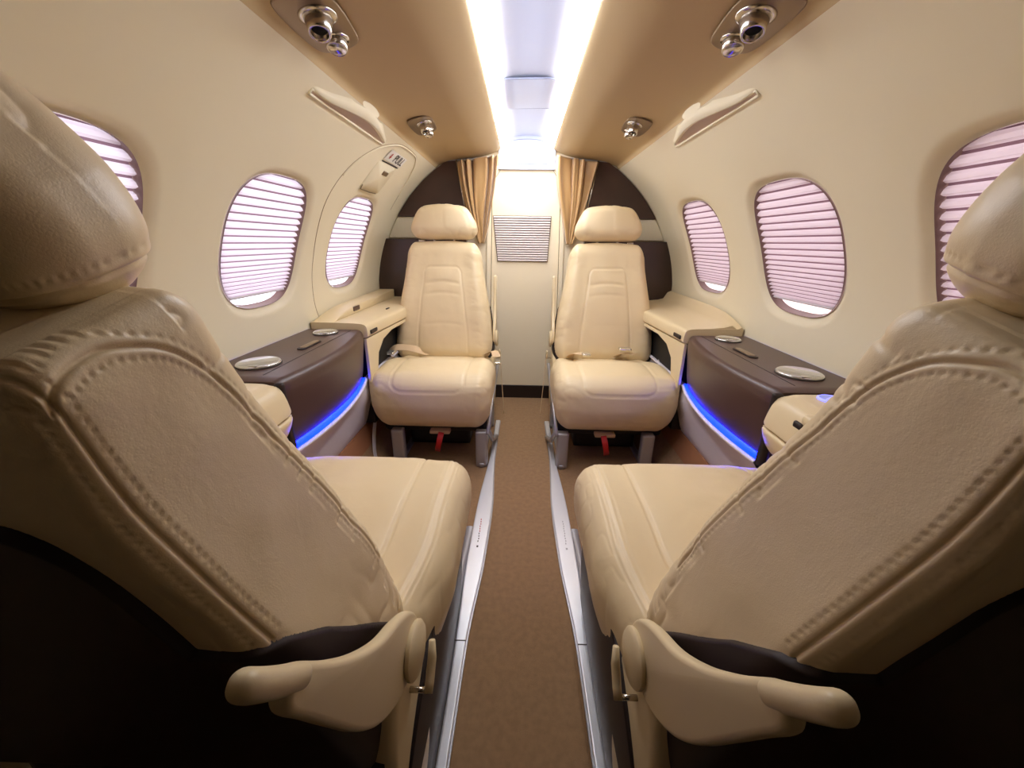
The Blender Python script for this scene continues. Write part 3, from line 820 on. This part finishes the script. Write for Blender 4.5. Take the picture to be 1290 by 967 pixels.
    # ---- base
    fb = mk('base_frame', *xf(rbox((.235, .19, .03), .015, .02), frame_mat((0, .30, .165), (1, 0, 0), (0, 1, 0), (0, 0, 1))), BLACKM, t)
    V, Fc = rbox((.145, .13, .060), .01, .02); mk('under_seat_shade_block', V+np.array((0, .33, .085)), Fc, BLACKM, t)  # added black block standing in for the darkness under the seat
    for s in (-1, 1):
        on_rail = (s == inb)
        xl = s*(.195 if near else .215) if on_rail else s*.155
        wl = .026 if on_rail else .027
        for yl in (.055, .46):
            V, Fc = rbox((wl, .020, .087), .007, .008)
            if on_rail: V[:, 0] -= s*.000
            V += np.array((xl, yl, .087)); lg = mk('leg', V, Fc, ALUG, t)
        V, Fc = rbox((.012, .23, .010), .004, .02); mk('leg_foot', V+np.array((xl, .26, .011)), Fc, ALUG, lg)
    if not near:
        # inboard brace from front leg down to the rail
        mk('brace', *tube([(inb*.245, .02, .175), (inb*.252, .20, .26), (inb*.262, .46, .36)], .008, 8), ALUG, t)
        mk('brace', *tube([(inb*.246, .06, .17), (inb*.256, .15, .08), (inb*.266, .30, .02)], .010, 8), ALUG, t)
        mk('vest_strap', *tube([(inb*.045, .02, .178), (inb*.040, -.005, .15), (inb*.030, .005, .11), (inb*.022, .03, .08)], 0, 10, flat=((0, 1, 0), .012, .0015)), RED, t)
        V, Fc = rbox((.045, .02, .008), .005, .008); mk('vest_box', V+np.array((inb*.03, .07, .16)), Fc, BELT, t)
    else:
        # dark shroud on the aisle side
        pc = smooth_poly([(.10, .23), (.15, .315), (.25, .345), (.40, .35), (.50, .32), (.60, .24), (.64, .10), (.60, .035), (.16, .035), (.10, .09)], 5)
        xa, xb = sorted((inb*.224, inb*.250))
        V, Fc = prism(pc, xa, xb, .006, 'x', 3); V[:, 0] -= inb*(.345-V[:, 2])*.045
        fixn(mk('base_shroud', V, Fc, SHELL, t))
        V, Fc = rbox((.235, .02, .15), .015, .02); mk('rear_skirt', V+np.array((0, .60, .20)), Fc, SHELL, t)
    return t, piv, lean

SX = .398
rl, pvr, lean_r = seat('cabin_seat', (-.393, 1.475, 0), 0, 1, 13.5, False, 'rear-left cream leather seat facing the camera with a tan belt looped on its cushion', 12)
rr_, _, _ = seat('cabin_seat', (.393, 1.475, 0), 0, -1, 13.5, False, 'rear-right cream leather seat facing the camera with two silver belt buckles on it', 12)
nl, _, _ = seat('cabin_seat', (-SX, .90, 0), math.pi, -1, 17, True, 'large near cream leather seat left of the aisle, facing away from the camera', 37)
nr, _, _ = seat('cabin_seat', (SX, .90, 0), math.pi, 1, 17, True, 'large near cream leather seat right of the aisle, facing away from the camera', 37)

# seat belts (parts of the rear seats), local coordinates of each seat
def belt(seat_o, pts, normal, hw, m_, name='seat_belt'):
    return mk(name, *tube(smooth_poly(pts, 8, False), 0, 12, flat=(normal, hw, .0014)), m_, seat_o)
b = belt(rl, [(-.262, .40, .33), (-.268, .36, .415), (-.235, .34, .462), (-.18, .335, .468), (-.12, .33, .460), (-.095, .36, .435), (-.10, .42, .41)], (.2, -.6, 1), .021, BELT)
V, Fc = rbox((.018, .026, .006), .005, .004); mk('buckle', V+np.array((-.235, .30, .452)), Fc, SILV, b)
belt(rl, [(-.262, .33, .40), (-.276, .24, .30), (-.278, .12, .18), (-.255, .02, .06), (-.20, -.02, .004)], (1, 0, .3), .014, BELTW)
b = belt(rl, [(.20, .44, .41), (.245, .40, .44), (.262, .36, .42)], (0, 0, 1), .020, BELT)
V, Fc = rbox((.016, .022, .006), .005, .004); mk('buckle', V+np.array((.268, .34, .40)), Fc, SILV, b)
belt(rl, [(.276, .42, .42), (.285, .40, .30), (.300, .36, .12)], (1, 0, .1), .010, BELT)
b = belt(rr_, [(-.16, .44, .405), (-.14, .40, .436), (-.10, .36, .444)], (0, 0, 1), .020, BELT)
V, Fc = rbox((.020, .024, .007), .006, .004); mk('buckle', V+np.array((-.09, .345, .447)), Fc, SILV, b)
b = belt(rr_, [(.075, .44, .41), (.10, .40, .440), (.15, .36, .450)], (0, 0, 1), .020, BELT)
V, Fc = rbox((.030, .016, .008), .006, .004); mk('buckle', V+np.array((.10, .375, .468)), Fc, SILV, b)
belt(rr_, [(-.276, .42, .42), (-.285, .40, .30), (-.300, .36, .12)], (1, 0, .1), .010, BELT)
belt(rr_, [(.262, .36, .42), (.275, .33, .38), (.283, .28, .33)], (1, 0, .3), .014, BELTW)

# ------------------------------------------------------------------ overhead units
def ceil_at(x):
    xs = [q[0] for q in cp]; zs = [q[1] for q in cp]; return float(np.interp(abs(x), xs, zs))
def unit(side, sn, x, y, big):
    """air outlet + reading light plate, tilted to the ceiling shoulder"""
    z = ceil_at(x)-.002
    dn = np.array((-side*.16, -.0, -1.0)); dn /= np.linalg.norm(dn)
    if not big: dn = np.array((-side*.25, 0, -1.0)); dn /= np.linalg.norm(dn)
    yy = np.array((0., 1., 0)); xx = np.cross(yy, dn); xx /= np.linalg.norm(xx)
    sc = 1.0
    M4 = frame_mat((side*x, y, z), xx, yy, dn)   # local z points down into the cabin
    lab = ('large-looking bronze air outlet with nozzle and lamp in the near %s ceiling' if big else 'small-looking far bronze air outlet in the %s ceiling near the rear seats') % sn
    t = empty('overhead_unit', (side*x, y, z), lab, 'air outlet', 'overhead air outlets')
    def L(p): V, Fc = xf(p, M4); return V-np.array((side*x, y, z)), Fc
    # plate: an elongated hexagon with soft corners; s flips so nozzle is outboard-forward
    pl = smooth_poly([(-.052, -.085), (.030, -.100), (.052, -.06), (.052, .070), (.028, .105), (-.030, .095), (-.052, .05)], 6)
    pl = [(side*-a, b) for a, b in pl]
    if big: pl = [(a*1.0+side*.12*(-b)*0, b) for a, b in pl]
    else: pl = [(a*.80, b*.95) for a, b in pl]
    fixn(mk('plate', *L(prism(pl, 0, .005, .0025, 'z')), BRONZE, t))
    # nozzle: tilted short tube with black mouth
    def cyl(pos, tilt, prof, nm, m_, par, n=32):
        tz = np.array((tilt[0], tilt[1], 1.)); tz /= np.linalg.norm(tz); tx = np.cross((0, 1, 0), tz); tx /= np.linalg.norm(tx); ty = np.cross(tz, tx)
        V, Fc = xf(lathe(prof, n), frame_mat(pos, tx, ty, tz)); return fixn(mk(nm, *L((V, Fc)), m_, par))
    k = 1.0 if big else .8
    px = side*.012
    ring = cyl((px, -.034, .003), (0, 0), [(.036*k, 0), (.034*k, .006), (.028*k, .008), (.0, .004)], 'nozzle_ring', CHROME, t)
    noz = cyl((px, -.034, .004), (-side*.0, -.35), [(.024*k, -.002), (.026*k, .010), (.022*k, .022), (.020*k, .036), (.0175*k, .0375), (.0155*k, .035), (.0150*k, .020), (0, .020)], 'air_nozzle', CHROME, t)
    cyl((px, -.034-.35*.022, .026), (0, -.35), [(.0152*k, 0), (.0152*k, .002), (0, .002)], 'nozzle_mouth', GLASSBLK, noz)
    ring = cyl((px-side*.004, .052, .003), (0, 0), [(.026*k, 0), (.025*k, .006), (.0, .004)], 'lamp_ring', CHROME, t)
    lamp = cyl((px-side*.004, .052, .004), (-side*.1, -.25), [(.020*k, -.002), (.021*k, .008), (.0205*k, .022), (.018*k, .024), (.017*k, .0225)], 'reading_lamp', CHROME, t)
    cyl((px-side*.004, .052-.25*.016, .021), (-side*.1, -.25), [(.0175*k, 0), (.0172*k, .002), (0, .0022)], 'lamp_lens', LENS, lamp)
for side, sn in ((-1, 'left'), (1, 'right')):
    unit(side, sn, .418, .945, True); unit(side, sn, .392, 1.67, False)

# slim lens-shaped oxygen/speaker covers on the ceiling shoulder, with a moulded brow above
for side, sn in ((-1, 'left'), (1, 'right')):
    t = empty('overhead_grille', (side*.51, 1.36, 1.31), 'long slim grey-brown grille recessed under a moulded brow, upper %s wall' % sn, 'grille', 'overhead slim grilles')
    O = np.array((side*.51, 1.36, 1.31))
    low = lambda y: np.array((.533, y, 1.292)); ys = np.linspace(1.10, 1.62, 40)
    rows = []; brow = []
    for y in ys:
        s = (y-1.10)/.52
        h = .009+.026*max(0, math.sin(math.pi*min(1, max(0, (s-.12)/.86))))**1.3*(.75+.5*s)
        a = np.array((.536, y, 1.286)); bb = np.array((.532-h*.78, y, 1.288+h*.42)); bulge = np.array((-.0035, 0, -.006))
        a = a+bulge; bb = bb+bulge*.5
        rows.append([side_v for side_v in (np.array((side*(a+(bb-a)*k_)[0], y, (a+(bb-a)*k_)[2])) for k_ in np.linspace(0, 1, 6))])
        b2 = bb+np.array((-.012, 0, -.012)); e_ = max(0, math.sin(math.pi*s)); b3 = bb+np.array((-.010-.020*e_, 0, .0)); b3[2] = (ceil_at(b3[0]) if b3[0] < .4855 else ZC+math.sqrt(R0*R0-b3[0]**2))+.0015
        mid = (b2+b3)/2+np.array((0, 0, -.001))
        e_ = math.sin(math.pi*s)**.35 if 0 < s < 1 else 0
        bl = [bb, bb+np.array((-.004, 0, -.007))*e_, bb+np.array((-.013, 0, -.008))*e_, bb+(b3-bb)*.6+np.array((0, 0, -.004))*e_, b3]
        brow.append([np.array((side*q[0], y, q[2])) for q in bl])
    o = mk('grille_face', grid(rows)[0]-O, grid(rows)[1], GRILLE, t)
    sl = []
    V, Fc = grid(brow); mk('grille_brow', V-O, Fc, LINING, t)
    rim = [r[0] for r in rows]+[r[-1] for r in rows[::-1]]
    V, Fc = tube(rim, .0035, 8, closed=True); mk('grille_rim', V-O, Fc, LINING, t)

# ------------------------------------------------------------------ emergency exit on the left wall: outline, handle cover, placard
def ws(side, pts, d): return [WP(side, y, p, d) for y, p in pts]
hatch = [(1.60, .0), (1.562, .095), (1.537, .227), (1.528, .335), (1.515, .442), (1.502, .565), (1.51, .666), (1.537, .761), (1.577, .828), (1.626, .882), (1.716, .932), (1.802, .948), (1.93, .948), (1.99, .940), (2.04, .915), (2.08, .88), (2.12, .83), (2.145, .776), (2.17, .70), (2.18, .60)]
hp = smooth_poly(hatch, 8, False)
ex = empty('door_2', (-.8, 1.8, .9), None, None); tag(ex, kind='structure')
O = np.array((-.8, 1.8, .9))
def onwall(pts, d): return np.array([WP(-1, a_, b_, d) for a_, b_ in pts])-O
mk('hatch_seam', *tube(onwall(hp, -.0003), .0011, 6), SEAMW, ex)
edge = [q for q in hp if q[1] > .70]
mk('hatch_lip', *tube(onwall([(a_+.003, b_-.007) for a_, b_ in edge], -.001), .0035, 6), LINING, ex)
def patch(y0, y1, p0, p1, d0, d1, n=10):
    rows = [[WP(-1, y, p, d1) for p in np.linspace(p0, p1, n)] for y in np.linspace(y0, y1, n)]
    return grid(np.array(rows)-O)
cv = rrect(1.705, 1.90, .668, .828, .02)
cvp = [(a_, b_) for a_, b_ in cv]
V1 = onwall(cvp, -.004); c_ = V1.mean(0); nn = len(V1)
V2 = onwall([(1.80+(a_-1.80)*1.03, .748+(b_-.748)*1.03) for a_, b_ in cvp], .001)
Fc = [(i, (i+1) % nn, nn+(i+1) % nn, nn+i) for i in range(nn)]+[(i, (i+1) % nn, 2*nn) for i in range(nn)]
hc = fixn(mk('handle_cover', np.vstack([V1, V2, [c_+np.array((-.001, 0, 0))]]), Fc, LINING, ex))
mk('cover_seam', *tube(onwall([(1.72, .832), (1.80, .834), (1.90, .836)], -.004), .0024, 6), INK, hc)
mk('cover_seam', *tube(onwall([(1.703, .69), (1.706, .667), (1.80, .664), (1.875, .668)], -.004), .0016, 6), LINEM, hc)
gr_ = xf(rbox((.006, .028, .010), .005, .003), frame_mat(WP(-1, 1.825, .782, -.004)-O, W_N(-1, .782), (0, 1, 0), np.cross(W_N(-1, .782), (0, 1, 0))))
mk('finger_slot', *gr_, BRONZE, hc)
pp_ = patch(1.72, 1.925, .842, .900, 0, -.003)
pc = mk('placard', *pp_, WHITEP, ex, smooth=False)
# lettering on the placard
def text_mesh(body, size):
    cu_ = bpy.data.curves.new('txt', 'FONT'); cu_.body = body; cu_.size = size; cu_.align_x = 'CENTER'; cu_.align_y = 'CENTER'; cu_.extrude = .0002
    ob = bpy.data.objects.new('txt', cu_); C.objects.link(ob); dg = bpy.context.evaluated_depsgraph_get(); dg.update()
    me = bpy.data.meshes.new_from_object(ob.evaluated_get(dg)); V = np.array([v.co[:] for v in me.vertices]); Fc = [tuple(p.vertices) for p in me.polygons]
    bpy.data.objects.remove(ob); bpy.data.meshes.remove(me); return V, Fc
nrm = -W_N(-1, .871); ydir = np.array((0, -1., 0)); 
V, Fc = text_mesh('PULL', .052)
xd = np.array((0, 1., 0)); yd = np.cross(nrm, xd)
mk('placard_text', *xf((V, Fc), frame_mat(WP(-1, 1.855, .871, -.0045)-O, xd, yd, nrm)), INK, pc, smooth=False)
V, Fc = prism([(-.012, -.004), (.002, -.004), (.002, -.010), (.014, 0), (.002, .010), (.002, .004), (-.012, .004)], 0, .0004, 0, 'z')
mk('placard_arrow', *xf((V, Fc), frame_mat(WP(-1, 1.755, .871, -.0045)-O, -yd, xd, nrm)), INKR, pc, smooth=False)
